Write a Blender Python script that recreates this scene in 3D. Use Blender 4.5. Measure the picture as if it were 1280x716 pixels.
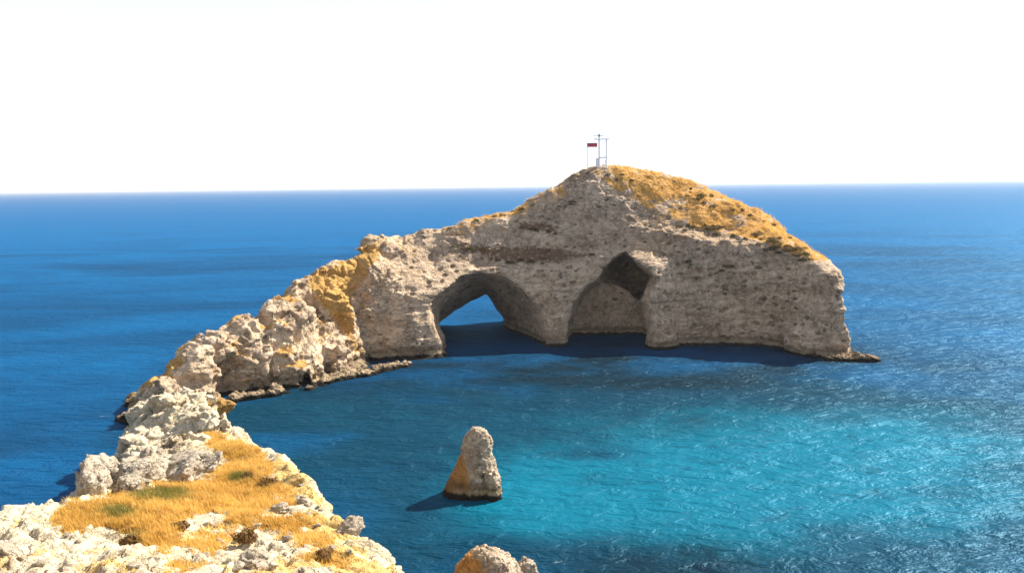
import bpy, math, random
import numpy as np
from mathutils import Matrix, Vector

for o in list(bpy.data.objects):
    bpy.data.objects.remove(o, do_unlink=True)
S = bpy.context.scene
COL = S.collection
random.seed(7)
RNG = np.random.default_rng(11)

# ------------------------------------------------------------------ camera
W0, H0, FPX = 1280.0, 716.0, 1108.0
CAMZ = 30.0
PITCH = math.atan(126.0 / FPX)
ROLL = 0.0138
fw = np.array([0, math.cos(PITCH), -math.sin(PITCH)])
up0 = np.array([0, math.sin(PITCH), math.cos(PITCH)])
r0 = np.array([1.0, 0, 0])
rt = math.cos(ROLL) * r0 - math.sin(ROLL) * up0
up = math.cos(ROLL) * up0 + math.sin(ROLL) * r0
cam = bpy.data.cameras.new('camera')
camo = bpy.data.objects.new('camera', cam)
COL.objects.link(camo)
cam.sensor_width = 36.0
cam.lens = FPX / W0 * 36.0
cam.clip_start = 0.1
cam.clip_end = 200000.0
M = Matrix(((rt[0], up[0], -fw[0], 0), (rt[1], up[1], -fw[1], 0), (rt[2], up[2], -fw[2], CAMZ), (0, 0, 0, 1)))
camo.matrix_world = M
S.camera = camo

# ------------------------------------------------------------------ sky, sun, exposure
SUN_EL, SUN_AZ = math.radians(41), math.radians(54)      # azimuth measured from +Y towards +X
w = bpy.data.worlds.new('World')
S.world = w
w.use_nodes = True
wn = w.node_tree
bg = wn.nodes['Background']
sky = wn.nodes.new('ShaderNodeTexSky')
sky.sky_type = 'NISHITA'
sky.sun_disc = False
sky.sun_elevation = SUN_EL
sky.sun_rotation = SUN_AZ
sky.altitude = 0
sky.air_density = 0.6
sky.dust_density = 0.5
sky.ozone_density = 1.0
veil = wn.nodes.new('ShaderNodeMix')                     # a milky summer sky: the clear blue under an even white veil
veil.data_type = 'RGBA'
# the veil is thickest low in the sky and thins out overhead
wtc = wn.nodes.new('ShaderNodeTexCoord')
wsp = wn.nodes.new('ShaderNodeSeparateXYZ')
wmr = wn.nodes.new('ShaderNodeMapRange')
wn.links.new(wtc.outputs['Generated'], wsp.inputs[0])
wn.links.new(wsp.outputs[2], wmr.inputs[0])
for i_, v_ in ((1, 0.12), (2, 0.55), (3, 0.72), (4, 0.15)):
    wmr.inputs[i_].default_value = v_
wn.links.new(wmr.outputs[0], veil.inputs[0])
veil.inputs[7].default_value = (6.0, 6.05, 6.1, 1)
wn.links.new(sky.outputs[0], veil.inputs[6])
wn.links.new(veil.outputs[2], bg.inputs[0])
bg.inputs[1].default_value = 0.095
sun = bpy.data.lights.new('sun', 'SUN')
sun.energy = 4.6
sun.angle = math.radians(0.53)
sun.color = (1.0, 0.93, 0.82)
suno = bpy.data.objects.new('sun', sun)
COL.objects.link(suno)
sd = Vector((math.sin(SUN_AZ) * math.cos(SUN_EL), math.cos(SUN_AZ) * math.cos(SUN_EL), math.sin(SUN_EL)))
suno.rotation_euler = sd.to_track_quat('Z', 'Y').to_euler()
suno.location = sd * 300
S.view_settings.view_transform = 'Standard'
S.view_settings.look = 'None'
S.view_settings.exposure = 1.2
S.view_settings.gamma = 1.0
S.view_settings.use_curve_mapping = False
S.render.engine = 'CYCLES'
S.cycles.use_denoising = True
S.cycles.denoiser = 'OPENIMAGEDENOISE'
S.cycles.denoising_input_passes = 'RGB_ALBEDO_NORMAL'
S.cycles.denoising_prefilter = 'ACCURATE'
S.cycles.max_bounces = 6
S.cycles.diffuse_bounces = 2
S.cycles.glossy_bounces = 3
S.cycles.sample_clamp_indirect = 6
S.cycles.sample_clamp_direct = 12

# ------------------------------------------------------------------ pixel <-> world
def ray(px, py):
    return rt * ((px - W0 / 2) / FPX) + up * (-(py - H0 / 2) / FPX) + fw

def at(px, py, D):
    d = ray(px, py)
    return np.array([0, 0, CAMZ]) + d * (D / d[1])

def atz(px, py, z=0.0):
    d = ray(px, py)
    return np.array([0, 0, CAMZ]) + d * ((z - CAMZ) / d[2])

def proj(P):
    q = P - np.array([0, 0, CAMZ])
    zc = np.maximum(q @ fw, 0.01)
    return W0 / 2 + FPX * (q @ rt) / zc, H0 / 2 - FPX * (q @ up) / zc

# ------------------------------------------------------------------ noise
def _h(ix, iy, iz, seed):
    h = (ix.astype(np.uint32) * np.uint32(374761393) + iy.astype(np.uint32) * np.uint32(668265263)
         + iz.astype(np.uint32) * np.uint32(2147483647) + np.uint32((seed * 2654435761) & 0xffffffff))
    h = (h ^ (h >> np.uint32(13))) * np.uint32(1274126177)
    h = (h ^ (h >> np.uint32(16))) * np.uint32(2246822519)
    return h ^ (h >> np.uint32(15))

def _r(h, k=0):
    h = (h + np.uint32((k * 0x9E3779B9) & 0xffffffff)) * np.uint32(2654435761)
    h = (h ^ (h >> np.uint32(15))) * np.uint32(2246822519)
    h = h ^ (h >> np.uint32(13))
    return h.astype(np.float32) / np.float32(4294967296.0)

np.seterr(over='ignore')

def vnoise(P, seed=0):
    P = P.astype(np.float32)
    I = np.floor(P).astype(np.int64)
    f = P - I
    u = f * f * f * (f * (f * 6 - 15) + 10)
    I = I.astype(np.int32)
    out = np.zeros(len(P), np.float32)
    for a in (0, 1):
        wx = u[:, 0] if a else 1 - u[:, 0]
        for b in (0, 1):
            wy = u[:, 1] if b else 1 - u[:, 1]
            for c in (0, 1):
                wz = u[:, 2] if c else 1 - u[:, 2]
                h = _h(I[:, 0] + a, I[:, 1] + b, I[:, 2] + c, seed)
                g = _r(h, 1) * 2 - 1
                out += wx * wy * wz * g
    return out * 1.4

def fbm(P, sc, oct=4, seed=0, gain=0.5, ridged=False):
    out = np.zeros(len(P), np.float32)
    a, t = 1.0, 0.0
    Q = P / sc
    for k in range(oct):
        n = vnoise(Q, seed + k * 17)
        if ridged:
            n = 1 - 2 * np.abs(n)
        out += a * n
        t += a
        a *= gain
        Q = Q * 2.03 + 13.7
    return out / t

def worley(P, sc, seed=0, jit=1.0, full=False):
    Q = (P / sc).astype(np.float32)
    I = np.floor(Q).astype(np.int32)
    n = len(Q)
    f1 = np.full(n, 9, np.float32)
    f2 = np.full(n, 9, np.float32)
    rid = np.zeros(n, np.float32)
    hh = np.zeros(n, np.uint32)
    ov = np.zeros((n, 3), np.float32)
    for a in (-1, 0, 1):
        for b in (-1, 0, 1):
            for c in (-1, 0, 1):
                h = _h(I[:, 0] + a, I[:, 1] + b, I[:, 2] + c, seed)
                dx = I[:, 0] + a + 0.5 + jit * (_r(h, 1) - .5) - Q[:, 0]
                dy = I[:, 1] + b + 0.5 + jit * (_r(h, 2) - .5) - Q[:, 1]
                dz = I[:, 2] + c + 0.5 + jit * (_r(h, 3) - .5) - Q[:, 2]
                d = np.sqrt(dx * dx + dy * dy + dz * dz)
                m = d < f1
                f2 = np.where(m, f1, np.minimum(f2, d))
                f1 = np.where(m, d, f1)
                rid = np.where(m, _r(h, 4), rid)
                if full:
                    hh = np.where(m, h, hh)
                    ov[m] = np.stack([dx[m], dy[m], dz[m]], 1)
    if full:
        return f1, f2, rid, ov, np.stack([_r(hh, 6), _r(hh, 7), _r(hh, 8)], 1) * 2 - 1
    return f1, f2, rid

def facets(P, sc, seed, w=0.12):
    """split rock faces: every cell is a plane of its own tilt, with a crack between cells; about -1..1"""
    f1, f2, rid, ov, tl = worley(P, sc, seed, 1.0, True)
    e = f2 - f1
    k = sstep(0, w, e)
    return ((rid - 0.5) * 0.9 + (ov * tl).sum(1) * 1.3) * (0.35 + 0.65 * k) - 0.45 * (1 - k)

def sstep(a, b, x):
    t = np.clip((x - a) / (b - a), 0, 1)
    return t * t * (3 - 2 * t)

def smax(a, b, k):
    h = np.maximum(k - np.abs(a - b), 0) / k
    return np.maximum(a, b) + h * h * k * 0.25

def smin(a, b, k):
    return -smax(-a, -b, k)

def polydist(X, Y, poly):
    """signed distance (negative inside) to a closed 2-D polygon"""
    poly = np.asarray(poly, float)
    n = len(poly)
    d = np.full(X.shape, 1e9)
    ins = np.zeros(X.shape, bool)
    for i in range(n):
        a, b = poly[i], poly[(i + 1) % n]
        e = b - a
        t = np.clip(((X - a[0]) * e[0] + (Y - a[1]) * e[1]) / max(e @ e, 1e-9), 0, 1)
        d = np.minimum(d, (X - a[0] - t * e[0]) ** 2 + (Y - a[1] - t * e[1]) ** 2)
        if abs(e[1]) > 1e-9:
            c = ((a[1] <= Y) != (b[1] <= Y)) & (X < a[0] + (Y - a[1]) / e[1] * e[0])
            ins ^= c
    d = np.sqrt(d)
    return np.where(ins, -d, d)

def rbf(pts):
    pts = np.asarray(pts, float)
    n = len(pts)
    A = np.zeros((n + 3, n + 3))
    R = np.sqrt(((pts[:, None, :2] - pts[None, :, :2]) ** 2).sum(-1))
    A[:n, :n] = R
    A[:n, n:] = np.c_[np.ones(n), pts[:, :2]]
    A[n:, :n] = A[:n, n:].T
    cf = np.linalg.lstsq(A, np.r_[pts[:, 2], 0, 0, 0], rcond=None)[0]
    def ev(X, Y):
        out = cf[n] + cf[n + 1] * X + cf[n + 2] * Y
        for i in range(n):
            out = out + cf[i] * np.sqrt((X - pts[i, 0]) ** 2 + (Y - pts[i, 1]) ** 2 + 0.3)
        return out
    return ev

# ------------------------------------------------------------------ meshing
def surface_nets(v, org, h):
    s = v < 0
    c = np.zeros(tuple(k - 1 for k in v.shape), np.int8)
    for a in (0, 1):
        for b in (0, 1):
            for d in (0, 1):
                c += s[a:v.shape[0] - 1 + a, b:v.shape[1] - 1 + b, d:v.shape[2] - 1 + d]
    act = (c > 0) & (c < 8)
    idx = np.argwhere(act)
    vid = np.full(act.shape, -1, np.int32)
    vid[act] = np.arange(len(idx))
    cor = [(a, b, d) for a in (0, 1) for b in (0, 1) for d in (0, 1)]
    vals = np.stack([v[idx[:, 0] + a, idx[:, 1] + b, idx[:, 2] + d] for a, b, d in cor], 1)
    acc = np.zeros((len(idx), 3))
    cnt = np.zeros(len(idx))
    for i in range(8):
        for j in range(i + 1, 8):
            ci, cj = np.array(cor[i]), np.array(cor[j])
            if np.abs(ci - cj).sum() != 1:
                continue
            m = (vals[:, i] < 0) != (vals[:, j] < 0)
            t = vals[m, i] / (vals[m, i] - vals[m, j])
            acc[m] += ci + t[:, None] * (cj - ci)
            cnt[m] += 1
    V = org + h * (idx + acc / cnt[:, None])
    F = []
    for ax in range(3):
        sl0 = [slice(None)] * 3
        sl1 = [slice(None)] * 3
        sl0[ax] = slice(0, -1)
        sl1[ax] = slice(1, None)
        m = s[tuple(sl0)] != s[tuple(sl1)]
        e = np.argwhere(m)
        o1, o2 = [k for k in range(3) if k != ax]
        e = e[(e[:, o1] > 0) & (e[:, o2] > 0) & (e[:, o1] < v.shape[o1] - 1) & (e[:, o2] < v.shape[o2] - 1)]
        q = []
        for d1, d2 in ((-1, -1), (0, -1), (0, 0), (-1, 0)):
            cc = e.copy()
            cc[:, o1] += d1
            cc[:, o2] += d2
            q.append(vid[cc[:, 0], cc[:, 1], cc[:, 2]])
        q = np.stack(q, 1)
        flip = ~s[e[:, 0], e[:, 1], e[:, 2]]
        if ax == 1:
            flip = ~flip
        q[flip] = q[flip][:, ::-1]
        F.append(q)
    F = np.concatenate(F)
    F = F[(F >= 0).all(1)]
    return V, F

def vnormals(V, F):
    a, b, c, d = (V[F[:, k]] for k in range(4))
    n = np.cross(c - a, d - b)
    N = np.zeros_like(V)
    for k in range(4):
        for ax in range(3):
            N[:, ax] += np.bincount(F[:, k], n[:, ax], len(V))
    return N / np.maximum(np.linalg.norm(N, axis=1), 1e-9)[:, None]

def subdivide(V, F):
    n = len(V)
    E = np.concatenate([F[:, [0, 1]], F[:, [1, 2]], F[:, [2, 3]], F[:, [3, 0]]])
    E.sort(axis=1)
    key = E[:, 0].astype(np.int64) * n + E[:, 1]
    u, inv = np.unique(key, return_inverse=True)
    mid = (V[u // n] + V[u % n]) / 2
    inv = inv.reshape(4, -1) + n
    fc = V[F].mean(1)
    fi = np.arange(len(F)) + n + len(u)
    V2 = np.concatenate([V, mid, fc])
    F2 = np.concatenate([np.stack([F[:, 0], inv[0], fi, inv[3]], 1), np.stack([inv[0], F[:, 1], inv[1], fi], 1),
                         np.stack([fi, inv[1], F[:, 2], inv[2]], 1), np.stack([inv[3], fi, inv[2], F[:, 3]], 1)])
    return V2, F2

def smooth(V, F, it=1, lam=0.5):
    for _ in range(it):
        acc = np.zeros_like(V)
        cnt = np.zeros(len(V))
        for a, b in ((0, 1), (1, 2), (2, 3), (3, 0)):
            for p, q in ((a, b), (b, a)):
                cnt += np.bincount(F[:, p], minlength=len(V))
                for ax in range(3):
                    acc[:, ax] += np.bincount(F[:, p], V[F[:, q], ax], len(V))
        V = V + lam * (acc / np.maximum(cnt, 1)[:, None] - V)
    return V

def link(name, me, mat=None, parent=None, loc=(0, 0, 0)):
    o = bpy.data.objects.new(name, me)
    COL.objects.link(o)
    o.location = loc
    if mat:
        me.materials.append(mat)
    if parent:
        o.parent = parent
    return o

def np_mesh(name, V, F, attrs=None):
    """F: (n,k) array of polygons with k corners"""
    me = bpy.data.meshes.new(name)
    k = F.shape[1]
    me.vertices.add(len(V))
    me.vertices.foreach_set('co', np.ascontiguousarray(V, np.float32).ravel())
    me.loops.add(F.size)
    me.loops.foreach_set('vertex_index', np.ascontiguousarray(F, np.int32).ravel())
    me.polygons.add(len(F))
    me.polygons.foreach_set('loop_start', np.arange(0, F.size, k, dtype=np.int32))
    me.update(calc_edges=True)
    for nm, arr in (attrs or {}).items():
        at_ = me.attributes.new(nm, 'FLOAT', 'POINT')
        at_.data.foreach_set('value', np.ascontiguousarray(arr, np.float32))
    me.validate()
    return me

def sub_mesh(name, V, F, sel, attrs, org=(0, 0, 0)):
    f = F[sel]
    u, inv = np.unique(f, return_inverse=True)
    return np_mesh(name, V[u] - np.array(org), inv.reshape(f.shape), {k: a[u] for k, a in attrs.items()})

def tag(o, label, cat, group=None, kind=None):
    if label:
        o['label'] = label
    if cat:
        o['category'] = cat
    if group:
        o['group'] = group
    if kind:
        o['kind'] = kind
    return o

def empty(name, loc):
    o = bpy.data.objects.new(name, None)
    o.empty_display_size = 0.5
    COL.objects.link(o)
    o.location = loc
    return o

# ------------------------------------------------------------------ materials
class NT:
    def __init__(self, name):
        self.m = bpy.data.materials.new(name)
        self.m.use_nodes = True
        self.t = self.m.node_tree
        self.b = self.t.nodes['Principled BSDF']
        self.co = self.t.nodes.new('ShaderNodeTexCoord').outputs['Object']
    def n(self, typ, **kw):
        nd = self.t.nodes.new(typ)
        for k, v in kw.items():
            setattr(nd, k, v)
        return nd
    def l(self, a, b):
        self.t.links.new(a, b)
    def setin(self, sock, v):
        if hasattr(v, 'is_output') or isinstance(v, bpy.types.NodeSocket):
            self.l(v, sock)
        else:
            sock.default_value = v
    def math(self, op, a, b=0.0, c=None, clamp=False):
        nd = self.n('ShaderNodeMath', operation=op, use_clamp=clamp)
        self.setin(nd.inputs[0], a)
        self.setin(nd.inputs[1], b)
        if c is not None:
            self.setin(nd.inputs[2], c)
        return nd.outputs[0]
    def noise(self, scale, detail=4, rough=0.55, stretch=None, dist=0.0, co=None):
        c = co or self.co
        if stretch:
            mp = self.n('ShaderNodeMapping')
            mp.inputs['Scale'].default_value = stretch
            self.l(c, mp.inputs[0])
            c = mp.outputs[0]
        nd = self.n('ShaderNodeTexNoise')
        nd.inputs['Scale'].default_value = scale
        nd.inputs['Detail'].default_value = detail
        nd.inputs['Roughness'].default_value = rough
        nd.inputs['Distortion'].default_value = dist
        self.l(c, nd.inputs['Vector'])
        return nd.outputs[0]
    def voro(self, scale, feature='F1', stretch=None):
        c = self.co
        if stretch:
            mp = self.n('ShaderNodeMapping')
            mp.inputs['Scale'].default_value = stretch
            self.l(c, mp.inputs[0])
            c = mp.outputs[0]
        nd = self.n('ShaderNodeTexVoronoi', feature=feature)
        nd.inputs['Scale'].default_value = scale
        self.l(c, nd.inputs['Vector'])
        return nd.outputs[0]
    def attr(self, name):
        return self.n('ShaderNodeAttribute', attribute_name=name).outputs['Fac']
    def step(self, v, a, b, o0=0.0, o1=1.0):
        nd = self.n('ShaderNodeMapRange', interpolation_type='SMOOTHSTEP')
        self.setin(nd.inputs[0], v)
        nd.inputs[1].default_value = a
        nd.inputs[2].default_value = b
        nd.inputs[3].default_value = o0
        nd.inputs[4].default_value = o1
        return nd.outputs[0]
    def mix(self, f, a, b, mode='MIX'):
        nd = self.n('ShaderNodeMix', data_type='RGBA', blend_type=mode)
        self.setin(nd.inputs[0], f)
        for s, v in ((nd.inputs[6], a), (nd.inputs[7], b)):
            if isinstance(v, tuple):
                s.default_value = (*v, 1) if len(v) == 3 else v
            else:
                self.l(v, s)
        return nd.outputs[2]
    def bump(self, h, dist, strength=1.0, nrm=None):
        nd = self.n('ShaderNodeBump')
        nd.inputs['Strength'].default_value = strength
        nd.inputs['Distance'].default_value = dist
        self.l(h, nd.inputs['Height'])
        if nrm:
            self.l(nrm, nd.inputs['Normal'])
        return nd.outputs[0]

def rock_material(name, c_lo, c_hi, ochre=(0.60, 0.34, 0.09), soil=(0.17, 0.095, 0.05), gold=(0.64, 0.335, 0.08), k=1.0, strata=True, attrs=True, wetline=True, pit=0.55, pale=False, crack=0.75):
    """k: texture scale (features per metre)"""
    t = NT(name)
    big = t.noise(0.16 * k, 5, 0.6)
    med = t.noise(0.9 * k, 6, 0.65)
    fine = t.noise(5.0 * k, 5, 0.7)
    f = t.math('ADD', t.math('MULTIPLY', big, 0.35), t.math('ADD', t.math('MULTIPLY', med, 0.4), t.math('MULTIPLY', fine, 0.25)))
    col = t.mix(t.step(f, 0.36, 0.64), c_lo, c_hi)
    # dark weather stains and pitted patches, a little stretched along the bedding
    st = t.noise(1.1 * k, 5, 0.7, stretch=(1, 1, 1.9))
    col = t.mix(t.math('MULTIPLY', t.step(st, 0.60, 0.72), pit), col, tuple(v * 0.38 for v in c_lo))
    # darkened cracks between the blocks
    wc = t.n('ShaderNodeVectorMath', operation='ADD')
    wn_ = t.n('ShaderNodeTexNoise')
    wn_.inputs['Scale'].default_value = 1.1 * k
    wn_.inputs['Detail'].default_value = 3
    t.l(t.co, wn_.inputs['Vector'])
    t.l(t.co, wc.inputs[0])
    t.l(wn_.outputs['Color'], wc.inputs[1])
    cmap = t.n('ShaderNodeMapping')
    cmap.inputs['Scale'].default_value = (1, 1, 1.5)
    t.l(wc.outputs[0], cmap.inputs[0])
    cv1 = t.n('ShaderNodeTexVoronoi', feature='DISTANCE_TO_EDGE')
    cv1.inputs['Scale'].default_value = 0.75 * k
    t.l(cmap.outputs[0], cv1.inputs['Vector'])
    crk = t.math('MULTIPLY', t.step(cv1.outputs[0], 0.07, 0.015), t.step(t.noise(0.5 * k, 3, 0.6), 0.42, 0.58))
    col = t.mix(t.math('MULTIPLY', crk, crack), col, tuple(v * 0.30 for v in c_lo))
    if pale:
        hv = t.n('ShaderNodeTexVoronoi', feature='F1')
        hv.inputs['Scale'].default_value = 0.62
        hm = t.n('ShaderNodeMapping')
        hm.inputs['Scale'].default_value = (1, 1, 1.9)
        t.l(wc.outputs[0], hm.inputs[0])
        t.l(hm.outputs[0], hv.inputs['Vector'])
        hs = t.n('ShaderNodeSeparateXYZ')
        t.l(hv.outputs['Color'], hs.inputs[0])
        rad = t.math('MULTIPLY', t.step(hs.outputs[0], 0.45, 0.95), 0.34)
        hole = t.step(t.math('SUBTRACT', hv.outputs['Distance'], rad), 0.05, -0.05)
        bed = t.noise(0.42, 5, 0.65, stretch=(0.10, 0.10, 1.5), dist=0.25)
        col = t.mix(t.math('MULTIPLY', t.step(bed, 0.52, 0.66), 0.42), col, t.mix(1.0, col, (0.62, 0.55, 0.48), 'MULTIPLY'))
        col = t.mix(t.math('MULTIPLY', t.step(bed, 0.46, 0.34), 0.35), col, t.mix(1.0, col, (1.22, 1.2, 1.18), 'MULTIPLY'))
        hole = t.math('MULTIPLY', hole, t.step(t.noise(0.13, 3, 0.6, stretch=(1, 1, 1.8)), 0.38, 0.54))
        col = t.mix(t.math('MULTIPLY', hole, 0.8), col, tuple(v * 0.33 for v in c_lo))
    pln = t.noise(0.7 * k, 6, 0.7, stretch=(1, 1, 1.3), dist=0.4)
    col = t.mix(t.math('MULTIPLY', t.step(pln, 0.58, 0.72), 0.5), col, tuple(min(v * 1.28, 0.8) for v in c_hi))
    if pale:
        col = t.mix(t.attr('pale'), col, t.mix(1.0, col, (1.28, 1.28, 1.22), 'MULTIPLY'))
    if attrs:
        nz = t.noise(1.4 * k, 6, 0.75)
        nf = t.noise(4.0 * k, 4, 0.7)
        n2 = t.math('ADD', t.math('MULTIPLY', nz, 0.65), t.math('MULTIPLY', nf, 0.35))
        for an, cc, var in (('soil', soil, 0.5), ('ochre', ochre, 0.55), ('gold', gold, 0.6)):
            a = t.math('ADD', t.attr(an), t.math('MULTIPLY', t.math('SUBTRACT', n2, 0.5), 1.7))
            cv = t.mix(t.step(fine, 0.3, 0.7), tuple(v * (1 - var * 0.5) for v in cc), tuple(v * (1 + var * 0.35) for v in cc))
            col = t.mix(t.math('MULTIPLY', t.step(a, 0.40, 0.62), 0.92), col, cv)
    if wetline:
        geo = t.n('ShaderNodeNewGeometry')
        sp = t.n('ShaderNodeSeparateXYZ')
        t.l(geo.outputs['Position'], sp.inputs[0])
        z = t.math('ADD', sp.outputs[2], t.math('MULTIPLY', t.math('SUBTRACT', med, 0.5), 0.9))
        alg = t.step(z, 2.0, 1.3)
        col = t.mix(t.math('MULTIPLY', alg, 0.6), col, (0.13, 0.09, 0.045))
        col = t.mix(t.math('MULTIPLY', t.math('MULTIPLY', t.step(z, 1.2, 0.8), t.step(t.noise(0.22, 4, 0.7), 0.40, 0.60)), 0.85), col, (0.46, 0.35, 0.21))
        wet = t.step(z, 0.72, 0.42)
        col = t.mix(wet, col, (0.022, 0.017, 0.010))
    t.l(col, t.b.inputs['Base Color'])
    t.b.inputs['Roughness'].default_value = 0.92
    t.b.inputs['Specular IOR Level'].default_value = 0.2
    h = t.math('ADD', t.math('MULTIPLY', med, 0.6), t.math('MULTIPLY', fine, 0.22))
    v = t.voro(1.3 * k, 'F1', (1, 1, 1.6))
    h = t.math('ADD', h, t.math('MULTIPLY', t.step(v, 0.05, 0.35), 0.16))
    if strata:
        s_ = t.noise(1.0 * k, 4, 0.6, stretch=(0.35, 0.35, 3.0))
        h = t.math('ADD', h, t.math('MULTIPLY', s_, 0.35))
    h = t.math('SUBTRACT', h, t.math('MULTIPLY', crk, 0.25))
    t.l(t.bump(h, 0.85 / k, 1.0), t.b.inputs['Normal'])
    return t.m

def plain(name, c, rough=0.5, metal=0.0, var=0.25, scale=6.0):
    t = NT(name)
    n = t.noise(scale, 4, 0.6)
    t.l(t.mix(t.step(n, 0.35, 0.65), tuple(v * (1 - var) for v in c), c), t.b.inputs['Base Color'])
    t.b.inputs['Roughness'].default_value = rough
    t.b.inputs['Metallic'].default_value = metal
    return t.m

def blade_material(name, c1, c2, c3):
    t = NT(name)
    a = t.attr('tone')
    g = t.attr('green')
    c = t.mix(a, c1, c2)
    c = t.mix(g, c, c3)
    t.l(c, t.b.inputs['Base Color'])
    t.b.inputs['Roughness'].default_value = 0.75
    t.b.inputs['Specular IOR Level'].default_value = 0.2
    tr = t.n('ShaderNodeBsdfTranslucent')
    t.l(c, tr.inputs[0])
    mx = t.n('ShaderNodeMixShader')
    mx.inputs[0].default_value = 0.35
    t.l(t.b.outputs[0], mx.inputs[1])
    t.l(tr.outputs[0], mx.inputs[2])
    t.l(mx.outputs[0], t.t.nodes['Material Output'].inputs[0])
    return t.m

MAT_CLIFF = rock_material('arch_limestone', (0.285, 0.20, 0.128), (0.73, 0.55, 0.385), pit=0.9, pale=True, crack=0.3)
MAT_HILL = rock_material('hill_limestone', (0.55, 0.425, 0.255), (0.82, 0.705, 0.50), k=2.0, strata=False, pit=0.35, ochre=(0.72, 0.47, 0.15), gold=(0.46, 0.25, 0.05), crack=0.25)
MAT_BOULDER = rock_material('boulder_limestone', (0.33, 0.26, 0.18), (0.64, 0.55, 0.42), k=2.2, strata=False, attrs=False, wetline=False, pit=0.4)
MAT_STACK = rock_material('stack_limestone', (0.34, 0.25, 0.165), (0.64, 0.53, 0.39), ochre=(0.50, 0.24, 0.06), crack=0.4, k=2.0, strata=False)
MAT_GRASS = blade_material('dry_grass', (0.52, 0.295, 0.05), (0.86, 0.57, 0.16), (0.13, 0.15, 0.03))
MAT_SCRUB = blade_material('scrub_leaves', (0.075, 0.06, 0.025), (0.17, 0.12, 0.04), (0.10, 0.085, 0.03))

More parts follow.
